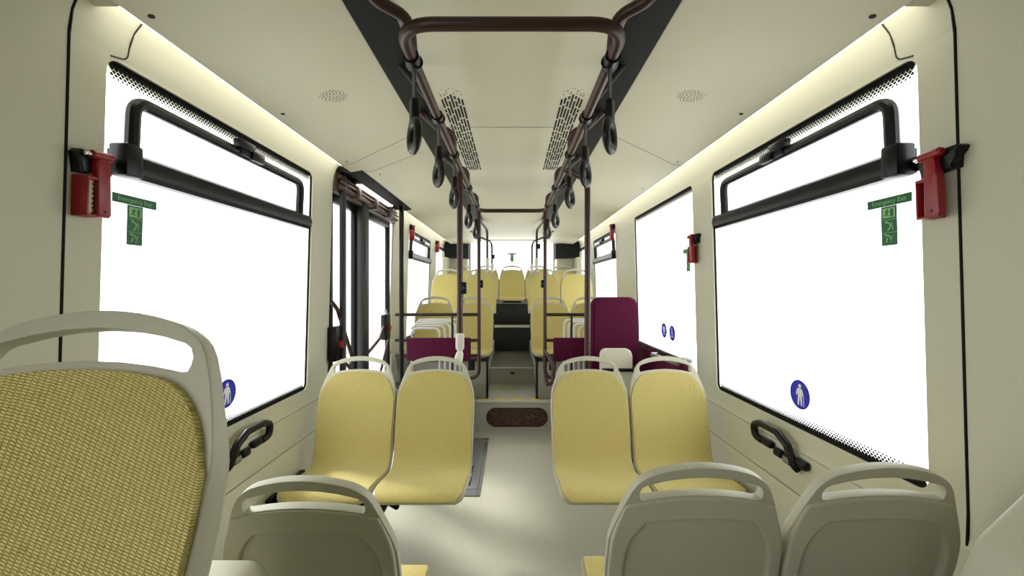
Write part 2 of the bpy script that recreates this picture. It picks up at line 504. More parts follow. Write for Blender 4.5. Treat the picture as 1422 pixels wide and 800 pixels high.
bm = BM(); box(bm, -1.108, -1.066, 3.02, 3.80, 2.178, 2.188, .003); obj('diffuser', bm, 'doorled', lt)

def door_button(y, z, x, label, flip):
    t = thing('door_button', label, 'button', (x, y, z), 'red buttons by the door')
    bm = BM(); box(bm, x - .03, x + .03, y - .06, y + .06, z - .12, z + .11, .012); obj('housing', bm, 'black', t)
    bm = BM(); tube(bm, [(x + .024, y, z - .01), (x + .045, y, z - .01)], .026, 16); obj('push_button', bm, 'red', t)
door_button(2.80, 1.09, -1.165, 'black box with red push button at the near door edge', 0)
door_button(3.87, 1.10, -1.15, 'black box with red push button at the far door edge', 1)

# ------------------------------------------------------------------ cove lights and small wall trims
def cove(n, s, ya, yb, label):
    t = thing('cove_light', label, 'light', (s * 1.09, (ya + yb) / 2, 2.21), 'cove light strips along the ceiling edges')
    bm = BM(); prism_y(bm, [(s * 1.084, 2.2315), (s * 1.113, 2.246), (s * 1.110, 2.252), (s * 1.081, 2.2375)], ya, yb); obj('diffuser', bm, 'led', t)
cove(1, -1, 1.17, D0 - .02, 'warm white light strip along ceiling edge, from front window to door')
cove(2, -1, D1, 7.05, 'warm white light strip along ceiling edge behind the door')
cove(3, 1, 1.17, 7.05, 'long warm white light strip along ceiling edge opposite the door')

def strip(name, pts, w, h, m, label, kind='structure'):
    bm = BM(); tube(bm, pts, w, 8); return solo(name, bm, m, label, 'trim', kind=kind)
for i, s in enumerate((-1, 1)):
    side = 'door' if s < 0 else 'wheelchair bay'
    ys = 1.117
    bm = BM(); tube(bm, [(s * 1.192, ys, .0), (s * 1.192, ys, .6), (s * (wx(.86)), ys, .86), (s * wx(2.12), ys, 2.12), (s * 1.157, ys, 2.185), (s * 1.143, ys, 2.22)], .0038, 8)
    solo('trim_%d' % (3 + i), bm, 'rubber', 'dark vertical joint between near wall panels, ' + side + ' side', 'trim', kind='structure')
    # header joint above near window corner
    bm = BM(); tube(bm, fillet([(s * 1.118, 1.285, 2.249), (s * 1.143, 1.285, 2.218), (s * 1.157, 1.285, 2.175), (s * 1.163, 1.284, 2.138), (s * 1.164, 1.232, 2.124)], .03), .0022, 6)
    solo('trim_%d' % (5 + i), bm, 'seam', 'curved joint line above near window corner, ' + side + ' side', 'trim', kind='structure')
    # long ledge joints
    bm = BM(); tube(bm, [(s * 1.193, 1.15, .768), (s * 1.193, 2.72, .768)], .003, 6); tube(bm, [(s * 1.183, 1.15, .596), (s * 1.183, 2.72, .596)], .004, 6)
    solo('trim_%d' % (7 + i), bm, 'softseam', 'pair of long panel joints under the front window, ' + side + ' side', 'trim', kind='structure')
    # overhead end cover
    bm = BM()
    prism_y(bm, [(s * .90, 2.30), (s * .93, 2.235), (s * 1.0, 2.222), (s * 1.185, 2.222), (s * 1.185, 2.30)], .55, 1.165)
    solo('trim_%d' % (9 + i), bm, 'panel', 'cream overhead cover ending the light strip, ' + side + ' side', 'trim', kind='structure')
    # side ceiling joint
    yj = 2.62
    bm = BM(); tube(bm, [(s * .51, 2.31, cz(.51)), (s * .99, yj, cz(.99)), (s * 1.05, yj, cz(1.05))], .0022, 6)
    if s < 0: tube(bm, [(s * .55, 2.62, cz(.55)), (s * .93, 2.83, cz(.93)), (s * 1.0, 2.80, cz(1.0))], .0022, 6)
    solo('trim_%d' % (11 + i), bm, 'softseam', 'thin angled joint in the side ceiling, ' + side + ' side', 'trim', kind='structure')
bm = BM(); tube(bm, [(-.37, 2.31, 2.325), (.37, 2.31, 2.325)], .0022, 6)
solo('trim_13', bm, 'softseam', 'thin cross joint in the centre ceiling panel', 'trim', kind='structure')

# step trims
bm = BM(); box(bm, -1.15, 1.15, 4.328, 4.37, F1 - .018, F1 + .004, .002)
solo('trim_14', bm, 'cream', 'pale edge strip of the first floor step', 'trim', kind='structure')
bm = BM(); box(bm, -.27, .27, 5.11, 5.14, F2 - .012, F2 + .003, .002)
solo('trim_15', bm, 'cream', 'pale edge strip of the second floor step', 'trim', kind='structure')
bm = BM(); box(bm, -.27, .27, 6.488, 6.53, F3 - .03, F3 + .003, .002)
solo('trim_16', bm, 'cream', 'pale edge strip of the highest floor step', 'trim', kind='structure')
names = ['nearest the door side', 'second from the door side', 'third from the door side', 'nearest the wheelchair bay side']
for k, x in enumerate((-.29, -.115, .065, .25)):
    bm = BM(); prism_z(bm, [(x - .05, 4.385), (x + .05, 4.385), (x + .04, 4.44), (x - .06, 4.44)], F1, F1 + .002)
    solo('yellow_step_mark', bm, 'yellowtape', 'yellow safety dash on the first step edge, ' + names[k], 'marking', 'yellow dashes on the step edge')
v = thing('step_vent', 'brown oblong vent grille in the first step riser', 'vent', (.05, 4.33, .125))
bm = BM(); st = rrect(-.257, .357, .038, .222, .0915, 10)
prism(bm, st, lambda p: (p[0], 4.334, p[1]), lambda p: (p[0], 4.345, p[1])); obj('grille_plate', bm, 'vent', v)
bm = BM(); tube(bm, [(p[0], 4.336, p[1]) for p in st], .006, 8, close=True); obj('rim', bm, 'brown', v)
bm = BM(); box(bm, -.02, .03, 5.112, 5.122, F2 - .075, F2 - .05, .003)
solo('step_latch', bm, 'darkgrey', 'small dark latch in the second step riser', 'latch')

# wheelchair ramp in floor
r = thing('wheelchair_ramp', 'metal framed folding ramp plate set in floor beside door', 'ramp', (-.7, 3.5, 0))
bm = BM()
for a in ((-1.15, -.225, 2.95, 3.06), (-1.15, -.225, 3.98, 4.09), (-1.15, -1.05, 3.06, 3.98), (-.365, -.225, 3.06, 3.98)):
    box(bm, a[0], a[1], a[2], a[3], 0, .008, .002)
obj('frame', bm, 'alu', r)
bm = BM(); box(bm, -1.05, -.365, 3.06, 3.98, 0, .006); obj('plate', bm, 'floor', r)
bm = BM(); box(bm, -.340, -.305, 3.10, 3.24, .008, .010); box(bm, -.345, -.310, 3.30, 3.44, .008, .010); obj('finger_slot', bm, 'dark', r)
bm = BM()
tube(bm, [(-.245, 2.955, .009), (-.245, 4.085, .009)], .002, 6)
obj('edge_line', bm, 'darkgrey', r)

# ------------------------------------------------------------------ seats
PROF = [(.530, .450), (.517, .476), (.48, .487), (.38, .476), (.27, .460), (.20, .460), (.15, .495), (.118, .57), (.09, .67), (.055, .80), (.018, .97), (0, 1.055)]
def dense(P, n=24):
    out = []
    for i in range(len(P) - 1):
        p0 = Vector(P[max(i - 1, 0)]); p1 = Vector(P[i]); p2 = Vector(P[i + 1]); p3 = Vector(P[min(i + 2, len(P) - 1)])
        for k in range(n):
            t = k / n
            out.append(.5 * ((2 * p1) + (p2 - p0) * t + (2 * p0 - 5 * p1 + 4 * p2 - p3) * t * t + (3 * p1 - p0 - 3 * p2 + p3) * t ** 3))
    out.append(Vector(P[-1]))
    return out
PD = dense(PROF)
AL = [0]
for a, b in zip(PD, PD[1:]): AL.append(AL[-1] + (b - a).length)
ST = AL[-1]
def prof(s):
    if s <= 0: i = 0
    else:
        i = min(range(len(AL)), key=lambda k: abs(AL[k] - s)); i = max(0, min(i, len(AL) - 2))
        if AL[i] > s and i > 0: i -= 1
    t = (s - AL[i]) / (AL[i + 1] - AL[i])
    p = PD[i].lerp(PD[i + 1], t)
    a = PD[max(i - 3, 0)]; b = PD[min(i + 4, len(PD) - 1)]
    tg = (b - a).normalized()
    return p, Vector((-tg.y, tg.x)) * -1     # normal towards the sitter
def sm(a, b, x):
    t = max(0, min(1, (x - a) / (b - a))); return t * t * (3 - 2 * t)
def interp(tab, s):
    if s <= tab[0][0]: return tab[0][1]
    for (a, u), (b, v) in zip(tab, tab[1:]):
        if s <= b: return u + (v - u) * (s - a) / (b - a)
    return tab[-1][1]
WS = [(0, .174), (.008, .193), (.022, .207), (.05, .214), (.30, .217), (.42, .216), (.55, .218), (.70, .220), (.78, .217), (.82, .209), (.86, .195), (.89, .183), (.905, .176), (.920, .168), (.931, .158), (.937, .147), (.941, .132), (.943, .120)]
SC = ST / .99
WS = [(a * SC, b) for a, b in WS]
def sheet(rows, toff, arch=.025, cup=.35):
    """rows: (s, half width, hole half width, hole?)"""
    bm = BM(); uvl = bm.loops.layers.uv.new('UV')
    fi = [0, .34, .67, 1]; fo = [.25, .5, .75, 1]
    grid = []; uvs = {}
    for s, w, h, _ in rows:
        xs = [h * f for f in fi] + [h + (w - h) * f for f in fo]
        xs = [-x for x in xs[:0:-1]] + xs
        row = []
        for x in xs:
            sa = s + (arch * sm(.70 * SC, .88 * SC, s) + .018 * sm(.886 * SC, .942 * SC, s)) * (1 - (x / .17) ** 2)
            p, n = prof(min(sa, ST + .05))
            if sa > ST: 
                t = (PD[-1] - PD[-5]).normalized(); p = PD[-1] + t * (sa - ST)
            t_ = (toff(s) if callable(toff) else toff) + cup * x * x * sm(.40, .60, s) * (1 - .6 * sm(.75, .95, s))
            q = p + n * t_
            v = bm.verts.new((x, -q.x, q.y)); row.append(v); uvs[v] = (x, s)
        grid.append(row)
    nf = len(fi) - 1
    c = len(grid[0]) // 2
    for i in range(len(rows) - 1):
        hole = rows[i][3] and rows[i + 1][3]
        for j in range(len(grid[0]) - 1):
            if hole and c - nf <= j < c + nf: continue
            f = bm.faces.new((grid[i][j], grid[i][j + 1], grid[i + 1][j + 1], grid[i + 1][j]))
            for l in f.loops: l[uvl].uv = uvs[l.vert]
    return bm
def make_sheet(name, rows, toff, m, parent, th, bev, **k):
    o = obj(name, sheet(rows, toff, **k), m, parent, world=False)
    a = o.modifiers.new('s', 'SOLIDIFY'); a.thickness = th; a.offset = 0
    b = o.modifiers.new('b', 'BEVEL'); b.width = bev; b.segments = 3; b.limit_method = 'ANGLE'; b.angle_limit = math.radians(50)
    bake(o)
    for f in o.data.polygons: f.use_smooth = True
    o.data.set_sharp_from_angle(angle=math.radians(60))
    return o

H0, H1 = .887 * SC, .922 * SC
def shell_rows():
    ss = [0, .005, .01, .02, .03, .05, .08, .12, .18, .24, .30, .34, .37, .40, .43, .46, .50, .55, .60, .65, .70, .74, .78, .81, .84, .86, .872, .880]
    rows = [(s * SC, interp(WS, s * SC), .6 * interp(WS, s * SC), False) for s in ss]
    for k, (u, hh) in enumerate(((0, .139), (.08, .147), (.35, .150), (.65, .150), (.92, .144), (1, .134))):
        s = H0 + (H1 - H0) * u
        rows.append((s, interp(WS, s), hh, True))
    for s in (.926, .931, .936, .940, .943): rows.append((s * SC, interp(WS, s * SC), .65 * interp(WS, s * SC), False))
    return rows
def pad_rows(s0=.010, top=.874):
    ss = [s0, s0 + .006, s0 + .02, .05, .08, .12, .18, .24, .30, .33, .36, .38, .40, .42, .45, .48, .52, .56, .60, .65, .70, .74, .77, .79, .81, .825, .84, .85, .856, .862, .867, .870, .8725, top]
    out = []
    for s in ss:
        w = interp(WS, s * SC) - .007
        if s < .05: w -= .020 * (1 - (s - s0) / (.05 - s0)) ** 2
        k = (s - .77) / (top - .77)
        if k > 0: w = .205 - .008 * k - .085 * (1 - math.sqrt(max(0, 1 - k * k)))
        out.append((s * SC, w, w * .55, False))
    return out
def back_rows():
    out = []
    for q in (.44, .47, .50, .55, .60, .65, .70, .73, .76, .785, .80, .812, .822, .828):
        w = interp(WS, q * SC) - .003
        k = max(0, (q - .72) / .108)
        h = (interp(WS, q * SC) - .040) * (1 - k ** 3 * .24)
        out.append((q * SC, w, h, True))
    for q in (.834, .845, .855, .865, .875, .884): out.append((q * SC, interp(WS, q * SC) - .003, .55 * interp(WS, q * SC), False))
    return out

def make_seat(first=True):
    t = thing('bus_seat', '', 'seat')
    make_sheet('seat_shell', shell_rows(), 0, 'shell', t, .026, .0105)
    make_sheet('seat_pad', pad_rows(), .0165, 'fabric', t, .014, .006)
    make_sheet('back_frame', back_rows(), lambda s: -.021 + .013 * sm(.74 * SC, .885 * SC, s), 'shell', t, .022, .008)
    bm = BM()
    for x in (-.13, .13): tube(bm, fillet([(x, -.47, .452), (x, -.22, .432), (x, -.10, .47), (x, -.075, .60)], .06), .013, 8)
    box(bm, -.15, .15, -.42, -.36, .425, .452, .004); box(bm, -.15, .15, -.24, -.18, .41, .435, .004)
    obj('seat_frame', bm, 'black', t, world=False)
    return t
SEAT = make_seat()
used = False
def place_seat(x, y, z, rz, label, group):
    global used
    o = SEAT if not used else copy_tree(SEAT)
    used = True
    o.location = (x, y, z); o.rotation_euler = (0, 0, rz); o['label'] = label
    o['group'] = group
    return o
PI = math.pi
place_seat(-.602, .53, .368, 0, 'big yellow knit seat nearest the viewer, filling the bottom corner', 'seats around the front of the bus').rotation_euler.x = math.radians(-6)
place_seat(-.51, 1.03, -.062, PI, 'grey seat back turned to viewer behind big yellow seat', 'seats around the front of the bus')
place_seat(.463, 1.03, -.03, PI, 'grey seat back turned to viewer, next to aisle, opposite the door side', 'seats around the front of the bus')
place_seat(.909, 1.03, -.03, PI, 'grey seat back turned to viewer, against wall under front window', 'seats around the front of the bus')
place_seat(-.88, 2.49, 0, 0, 'yellow seat facing viewer, by wall in front of the door', 'yellow front pairs facing the viewer')
place_seat(-.436, 2.49, 0, 0, 'yellow seat facing viewer with white pole clamp on its corner', 'yellow front pairs facing the viewer')
place_seat(.442, 2.49, 0, 0, 'yellow seat facing viewer beside aisle, in front of the folding seat', 'yellow front pairs facing the viewer')
place_seat(.886, 2.49, 0, 0, 'yellow seat facing viewer by wall, in front of wheelchair bay', 'yellow front pairs facing the viewer')
RA, RB, RC = 4.86, 5.86, 7.42
for s, side in ((-1, 'door'), (1, 'wheelchair bay')):
    for x, pos in ((.43, 'aisle'), (.875, 'window')):
        place_seat(s * x, RA, F1 + .005, 0, 'yellow %s seat behind the plum barrier on the %s side' % (pos, side), 'yellow seats on the first step')
for s, side in ((-1, 'door'), (1, 'wheelchair bay')):
    for x, pos in ((.43, 'aisle'), (.875, 'window')):
        place_seat(s * x, RB, .665, 0, 'yellow %s seat in the higher second rear row, %s side' % (pos, side), 'yellow seats in the second rear row')
for x, pos in ((-.89, 'in the corner on the door side'), (-.445, 'left of the middle seat'), (0, 'in the middle, under the rear window'), (.445, 'right of the middle seat'), (.89, 'in the corner on the wheelchair bay side')):
    place_seat(x, RC, .79, 0, 'yellow back bench seat ' + pos, 'yellow back bench seats')

# supports under the front seats
def support(s, y, z0, face, label):
    t = thing('seat_support', label, 'seat support', (s * 1.17, y, .4), 'black cantilever seat supports')
    bm = BM()
    f = face
    for q in (.20, .39): tube(bm, [(s * 1.17, y + f * q, z0 + .408), (s * .34, y + f * q, z0 + .408)], .02, 10)
    obj('beam', bm, 'black', t)
    bm = BM(); box(bm, *sorted((s * 1.15, s * 1.178)), *sorted((y + f * .12, y + f * .47)), z0 + .30, z0 + .44, .008); obj('wall_plate', bm, 'black', t)
    bm = BM(); tube(bm, fillet([(s * .62, y + f * .39, z0 + .40), (s * .72, y + f * .36, .22), (s * 1.1, y + f * .30, .02)], .1), .02, 10)
    obj('brace', bm, 'black', t)
    bm = BM()
    for q, xx in ((.50, .54), (.50, .76)):
        tube(bm, [(s * .65, y + f * .36, z0 + .395), (s * xx, y + f * q, z0 + .425)], .014, 8)
    obj('fork', bm, 'black', t)
support(-1, 2.49, 0, -1, 'black support under yellow front seats on the door side')
support(1, 2.49, 0, -1, 'black support under yellow front seats on the wheelchair bay side')
support(-1, 1.03, -.02, 1, 'black support under grey backed seat on the door side')
support(1, 1.03, -.02, 1, 'black support under grey backed pair on the wheelchair bay side')

# podiums and housings
bm = BM(); box(bm, -1.17, -.40, -.35, .66, 0, .37, .02); box(bm, -.80, -.44, .16, .52, .37, .745, .02)
solo('seat_podium', bm, 'panel', 'cream podium carrying the big near yellow seat', 'podium')
bm = BM(); prism_y(bm, rrect(-1.17, -.555, .0, .825, .05), .80, .975)
solo('wheel_arch_cover', bm, 'shell', 'low grey cover between big yellow seat and grey seat back', 'cover')
bm = BM()
o2 = fillet([(.80, 0, .0), (.815, 0, .88), (.865, 0, .985), (1.13, 0, 1.235), (1.17, 0, 1.25)], .08, 6)
prism_y(bm, [(p.x, p.z) for p in o2] + [(1.17, 0)], .42, .80)
bmesh.ops.recalc_face_normals(bm, faces=bm.faces)
es = [e for e in bm.edges if abs(e.verts[0].co.y - .80) < 1e-4 and abs(e.verts[1].co.y - .80) < 1e-4]
bmesh.ops.bevel(bm, geom=es, offset=.018, segments=4, affect='EDGES', profile=.5)
solo('wheel_housing', bm, 'shell', 'smooth grey slanted housing cut by the frame corner near the wall', 'cover')
for s, side in ((-1, 'door'), (1, 'wheelchair bay')):
    bm = BM(); box(bm, *sorted((s * 1.17, s * .262)), 4.42, 5.18, F1, .685, .015)
    t = solo('seat_podium', bm, 'grey', 'grey wheel arch box under first rear row, %s side' % side, 'podium')
    bm = BM(); tube(bm, fillet([(s * .258, 4.425, F1 + .004), (s * .258, 4.425, .74), (s * .258, 5.6, .80)], .05), .012, 8); box(bm, *sorted((s * .25, s * .262)), 4.43, 5.17, .66, .72, .002)
    e = obj('edge_rail', bm, 'black', t, world=True)
    bm = BM(); box(bm, *sorted((s * 1.17, s * .265)), 5.2, 6.5, F2, .66, .01); box(bm, *sorted((s * 1.10, s * .30)), 5.45, 5.70, .66, 1.05, .015)
    solo('seat_podium', bm, 'grey', 'grey podium under second rear row, %s side' % side, 'podium')
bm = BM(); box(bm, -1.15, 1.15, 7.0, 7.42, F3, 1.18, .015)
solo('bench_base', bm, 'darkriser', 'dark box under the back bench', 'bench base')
for s, side in ((-1, 'door'), (1, 'wheelchair bay')):
    t = thing('rear_corner_cover', 'cream corner cover with black panel above, %s side of rear window' % side, 'cover', (s * 1.0, 7.55, F3))
    bm = BM(); prism_z(bm, [(s * .77, 7.70), (s * .80, 7.56), (s * 1.085, 7.47), (s * 1.10, 7.16), (s * 1.16, 7.12), (s * 1.16, 7.70)], 1.25, 1.97); 
    obj('lower_cover', bm, 'panel', t)
    bm = BM(); prism_z(bm, [(s * .765, 7.71), (s * .78, 7.58), (s * 1.0, 7.34), (s * 1.15, 7.22), (s * 1.15, 7.71)], 1.97, 2.235); obj('upper_panel', bm, 'rubber', t)

# ------------------------------------------------------------------ grab rails under the ceiling
RX, RZ, RR = .305, 2.152, .0178
t = thing('ceiling_grab_rail', 'brown looped grab rail hung along the ceiling over the aisle', 'grab rail', (0, 2.5, RZ))
loop = fillet([(0, 1.13, RZ), (RX, 1.13, RZ), (RX, 3.86, RZ), (-RX, 3.86, RZ), (-RX, 1.13, RZ), (0, 1.13, RZ)], .10, 8)
bm = BM(); tube(bm, loop[:-1], RR, 14, close=True); obj('rail', bm, 'brown', t)
YB = (1.24, 2.16, 2.85, 3.62)
for s in (-1, 1):
    for k, yb in enumerate(YB):
        bm = BM()
        tube(bm, fillet([(s * RX, yb + .16, RZ), (s * RX, yb + .06, RZ + .005), (s * (RX - .005), yb, RZ + .085), (s * (RX + .07), yb - .05, RZ + .10), (s * .44, yb - .10, 2.305)], .06, 6), RR * .98, 12)
        obj('rail_hanger', bm, 'brown', t)
    for yc in (1.30, 1.74, 2.22, 2.95, 3.60):
        bm = BM(); tube(bm, [(s * RX, yc - .018, RZ), (s * RX, yc + .018, RZ)], RR + .006, 14); obj('clamp', bm, 'black', t)
    for yc in (1.62, 2.05, 2.75, 3.4):
        bm = BM(); tube(bm, [(s * RX, yc, RZ), (s * .43, yc + .02, 2.31)], .012, 8); obj('stay', bm, 'darkgrey', t)

# hanging straps
def make_strap():
    t = thing('hanging_strap', '', 'strap', (0, 0, 0), 'black hanging straps on the ceiling rail')
    bm = BM()
    box(bm, -.016, .016, -.002, .002, -.165, -.018, .001)
    pts = [(0, math.cos(a) * .024, math.sin(a) * .024) for a in [2 * PI * k / 16 for k in range(16)]]
    rows = [[(-.015, p[1], p[2]) for p in pts] + [(-.015, pts[0][1], pts[0][2])], [(.015, p[1], p[2]) for p in pts] + [(.015, pts[0][1], pts[0][2])]]
    quadgrid(bm, rows)
    obj('webbing', bm, 'strap', t, world=False)
    bm = BM(); box(bm, -.019, .019, -.012, .012, -.195, -.115, .006); obj('sleeve', bm, 'black', t, world=False)
    bm = BM()
    path = [Vector((.044 * math.cos(a) * (1 - .12 * math.sin(a)), 0, -.226 + .042 * math.sin(a))) for a in [2 * PI * k / 24 for k in range(24)]]
    tube(bm, path, .0125, 10, close=True, flat=1.4, up=(0, 1, 0))
    obj('grip_ring', bm, 'black', t, world=False)
    return t
strap = make_strap(); first = True
words = ('first', 'second', 'third', 'fourth', 'last')
for s in (-1, 1):
    for k, yc in enumerate((1.325, 1.765, 2.24, 2.98, 3.62)):
        o = strap if first else copy_tree(strap); first = False
        o.location = (s * RX, yc, RZ); o.rotation_euler = (0, 0, s * math.radians(62))
        o['label'] = 'black hanging strap, %s from the viewer on the %s side rail' % (words[k], 'door' if s < 0 else 'wheelchair bay')

# ------------------------------------------------------------------ poles
def stop_button(x, y, z, label):
    t = thing('stop_button', label, 'button', (x, y, z), 'black stop buttons on the poles')
    bm = BM(); box(bm, x - .018, x + .018, y - .034, y + .006, z - .035, z + .035, .006); obj('housing', bm, 'black', t)
    bm = BM(); tube(bm, [(x, y - .038, z), (x, y - .030, z)], .011, 12); obj('push_button', bm, 'darkgrey', t)
t = thing('grab_pole', 'brown pole with white clamp on the aisle seat, door side', 'pole', (-.315, 2.54, 1.0))
bm = BM(); tube(bm, [(-.312, 2.545, 1.10), (-.312, 2.545, RZ)], .0178, 14); obj('pole', bm, 'brown', t)
bm = BM(); tube(bm, [(-.312, 2.545, 1.18), (-.312, 2.545, 1.172), (-.312, 2.545, 1.09), (-.312, 2.545, 1.072)], [.019, .026, .026, .015], 14)
tube(bm, [(-.312, 2.545, 1.075), (-.312, 2.540, 1.058), (-.320, 2.525, 1.02), (-.325, 2.515, .995)], [.014, .022, .027, .021], 14); obj('clamp', bm, 'white', t)
stop_button(-.288, 2.54, 1.45, 'black stop button on the front brown pole, door side')
t = thing('grab_pole', 'brown pole bent out from the rail to the seat beside wheelchair bay', 'pole', (.455, 2.57, .8))
bm = BM(); tube(bm, fillet([(RX, 2.50, RZ), (.455, 2.56, 2.10), (.455, 2.57, .80)], .09, 8), .0178, 14); obj('pole', bm, 'brown', t)
bm = BM(); tube(bm, [(.455, 2.57, .86), (.455, 2.57, .78)], .024, 14); box(bm, .435, .475, 2.47, 2.57, .79, .83, .005); obj('seat_clamp', bm, 'black', t)

def barrier(s, side):
    y = 3.86
    t = thing('plum_barrier', 'brown tube barrier with plum pad across floor, %s side' % side, 'barrier', (s * .65, y, .6))
    bm = BM(); tube(bm, fillet([(s * .30, y, RZ), (s * .30, y, .63), (s * 1.0, y, .63)], .09, 8), .0165, 12); obj('main_pole', bm, 'brown', t)
    bm = BM(); tube(bm, [(s * .30, y, 1.208), (s * 1.06, y, 1.208)], .0150, 10); obj('top_bar', bm, 'darkbrown', t)
    for z in (.975, .835):
        bm = BM(); tube(bm, [(s * .30, y, z), (s * .40, y, z)], .015, 10); tube(bm, [(s * .94, y, z), (s * 1.06, y, z)], .015, 10); obj('pad_bracket', bm, 'darkbrown', t)
    bm = BM(); tube(bm, [(s * .545, y + .02, 1.2), (s * .545, y + .02, .70)], .009, 8); obj('middle_rod', bm, 'black', t)
    bm = BM(); box(bm, *sorted((s * .375, s * .955)), y - .02, y + .02, .79, .998, .012, 3); obj('plum_pad', bm, 'purple', t)
    bm = BM(); box(bm, *sorted((s * .34, s * .40)), y + .0, y + .04, .70, .80, .008); obj('lower_block', bm, 'black', t)
    return t
t = barrier(-1, 'door')
bm = BM(); box(bm, -1.022, -.985, 3.84, 3.88, .009, 2.20, .006); obj('wall_post', bm, 'black', t)
t = barrier(1, 'wheelchair bay')
bm = BM(); tube(bm, [(1.0, 3.86, 0), (1.0, 3.86, 1.21)], .016, 10); obj('wall_post', bm, 'brown', t)
bm = BM(); tube(bm, fillet([(.30, 3.84, .88), (.31, 3.70, .87), (.345, 3.55, .80), (.345, 3.55, .66), (.31, 3.72, .60), (.30, 3.84, .66)], .06), .016, 10); obj('side_handle', bm, 'brown', t)
stop_button(-.278, 3.85, 1.487, 'black stop button on the barrier pole, door side')
stop_button(.278, 3.85, 1.487, 'black stop button on the barrier pole, wheelchair bay side')

for s, side in ((-1, 'door'), (1, 'wheelchair bay')):
    t = thing('rear_hoop_pole', 'brown pole curving from ceiling to second rear row seat, %s side' % side, 'pole', (s * .342, 5.86, 1.7))
    bm = BM(); tube(bm, fillet([(s * .40, 5.2, 2.31), (s * .385, 5.5, 2.285), (s * .342, 5.86, 2.25), (s * .342, 5.87, 1.75)], .10, 6), .0165, 10); obj('pole', bm, 'brown', t)
    bm = BM(); tube(bm, [(s * .342, 5.87, 1.86), (s * .342, 5.87, 1.70), (s * .35, 5.86, 1.66)], .026, 12); obj('clamp', bm, 'white', t)
    t = thing('rear_hoop_pole', 'brown pole curving from ceiling to back bench, %s side' % side, 'pole', (s * .335, 7.05, 1.7))
    bm = BM(); tube(bm, fillet([(s * .60, 6.2, 2.285), (s * .53, 6.7, 2.26), (s * .335, 7.1, 2.22), (s * .335, 7.12, 1.78)], .12, 6), .0165, 10); obj('pole', bm, 'brown', t)
    bm = BM(); tube(bm, [(s * .335, 7.12, 1.86), (s * .335, 7.12, 1.74), (s * .335, 7.38, 1.70)], .025, 12); obj('clamp', bm, 'white', t)
stop_button(-.305, 7.09, 1.97, 'small black stop button on back bench pole, door side')
stop_button(.37, 5.84, 2.02, 'small black stop button on second row pole, wheelchair bay side')

# luggage racks: nested white bars
for s, side in ((-1, 'door'), (1, 'wheelchair bay')):
    t = thing('luggage_rack', 'rack of nested pale bars behind the plum pad, %s side' % side, 'luggage rack', (s * .8, 4.1, .0))
    bm = BM(); box(bm, *sorted((s * 1.16, s * .48)), 3.93, 4.325, .012, .5, .01); obj('base_box', bm, 'darkgrey', t)
    for k in range(5):
        y = 3.95 + k * .085; x = .672 - k * .037; zr = 1.075 + k * .014
        bm = BM(); tube(bm, fillet(([(s * .93, y, .5)] if k == 0 else []) + [(s * .93, y, zr), (s * x, y, zr), (s * x, y, .5)], .06, 6), .0105, 8); obj('bar', bm, 'white', t)
    bm = BM(); tube(bm, [(s * .93, 3.95, 1.075), (s * .93, 4.29, 1.131)], .0105, 8); obj('side_bar', bm, 'white', t)

# ------------------------------------------------------------------ wheelchair bay
t = thing('folding_seat', 'tall plum backboard with cream folded seat in wheelchair bay', 'folding seat', (.87, 3.5, 0))
bm = BM(); prism(bm, rrect(.675, 1.07, .60, 1.372, .075, 8), lambda p: (p[0], 3.60, p[1]), lambda p: (p[0], 3.67, p[1]))
es = [e for e in bm.edges if abs(e.verts[0].co.y - 3.60) < 1e-4 and abs(e.verts[1].co.y - 3.60) < 1e-4]
bmesh.ops.bevel(bm, geom=es, offset=.02, segments=3, affect='EDGES', profile=.5)
b = obj('backboard', bm, 'purple', t)
bm = BM(); prism(bm, rrect(.70, 1.045, .62, 1.345, .06, 8), lambda p: (p[0], 3.592, p[1]), lambda p: (p[0], 3.602, p[1])); obj('pad_face', bm, 'purple', b)
bm = BM(); prism(bm, rrect(.72, .975, .55, .955, .05, 8), lambda p: (p[0], 3.44, p[1]), lambda p: (p[0], 3.50, p[1]))
es = [e for e in bm.edges if abs(e.verts[0].co.y - 3.44) < 1e-4 and abs(e.verts[1].co.y - 3.44) < 1e-4]
bmesh.ops.bevel(bm, geom=es, offset=.015, segments=3, affect='EDGES', profile=.5)
obj('folded_cushion', bm, 'cream', t)
bm = BM(); box(bm, .73, 1.03, 3.42, 3.59, .775, .80, .006); box(bm, .74, .80, 3.50, 3.64, 0, .6, .008); box(bm, .94, 1.0, 3.50, 3.64, 0, .6, .008); obj('hinge_frame', bm, 'black', t)
t = thing('wall_pad', 'long plum wall pad under the window of the wheelchair bay', 'pad', (1.18, 3.4, .8))
bm = BM(); box(bm, 1.135, 1.19, 2.85, 3.95, .62, .94, .012, 3); obj('pad', bm, 'purple', t)
bm = BM(); tube(bm, [(1.165, 2.84, .955), (1.165, 3.95, .955)], .014, 10); obj('edge_strip', bm, 'brown', t)
t = thing('wall_handrail', 'grey and brown handrail on wall beside wheelchair bay window', 'handrail', (1.1, 2.95, .93))
bm = BM(); tube(bm, fillet([(1.18, 3.35, .93), (1.09, 3.33, .93), (1.09, 2.80, .95), (1.09, 2.75, .985), (1.13, 2.78, .985), (1.18, 2.80, .97)], .035), .016, 10); obj('rail', bm, 'alu', t)

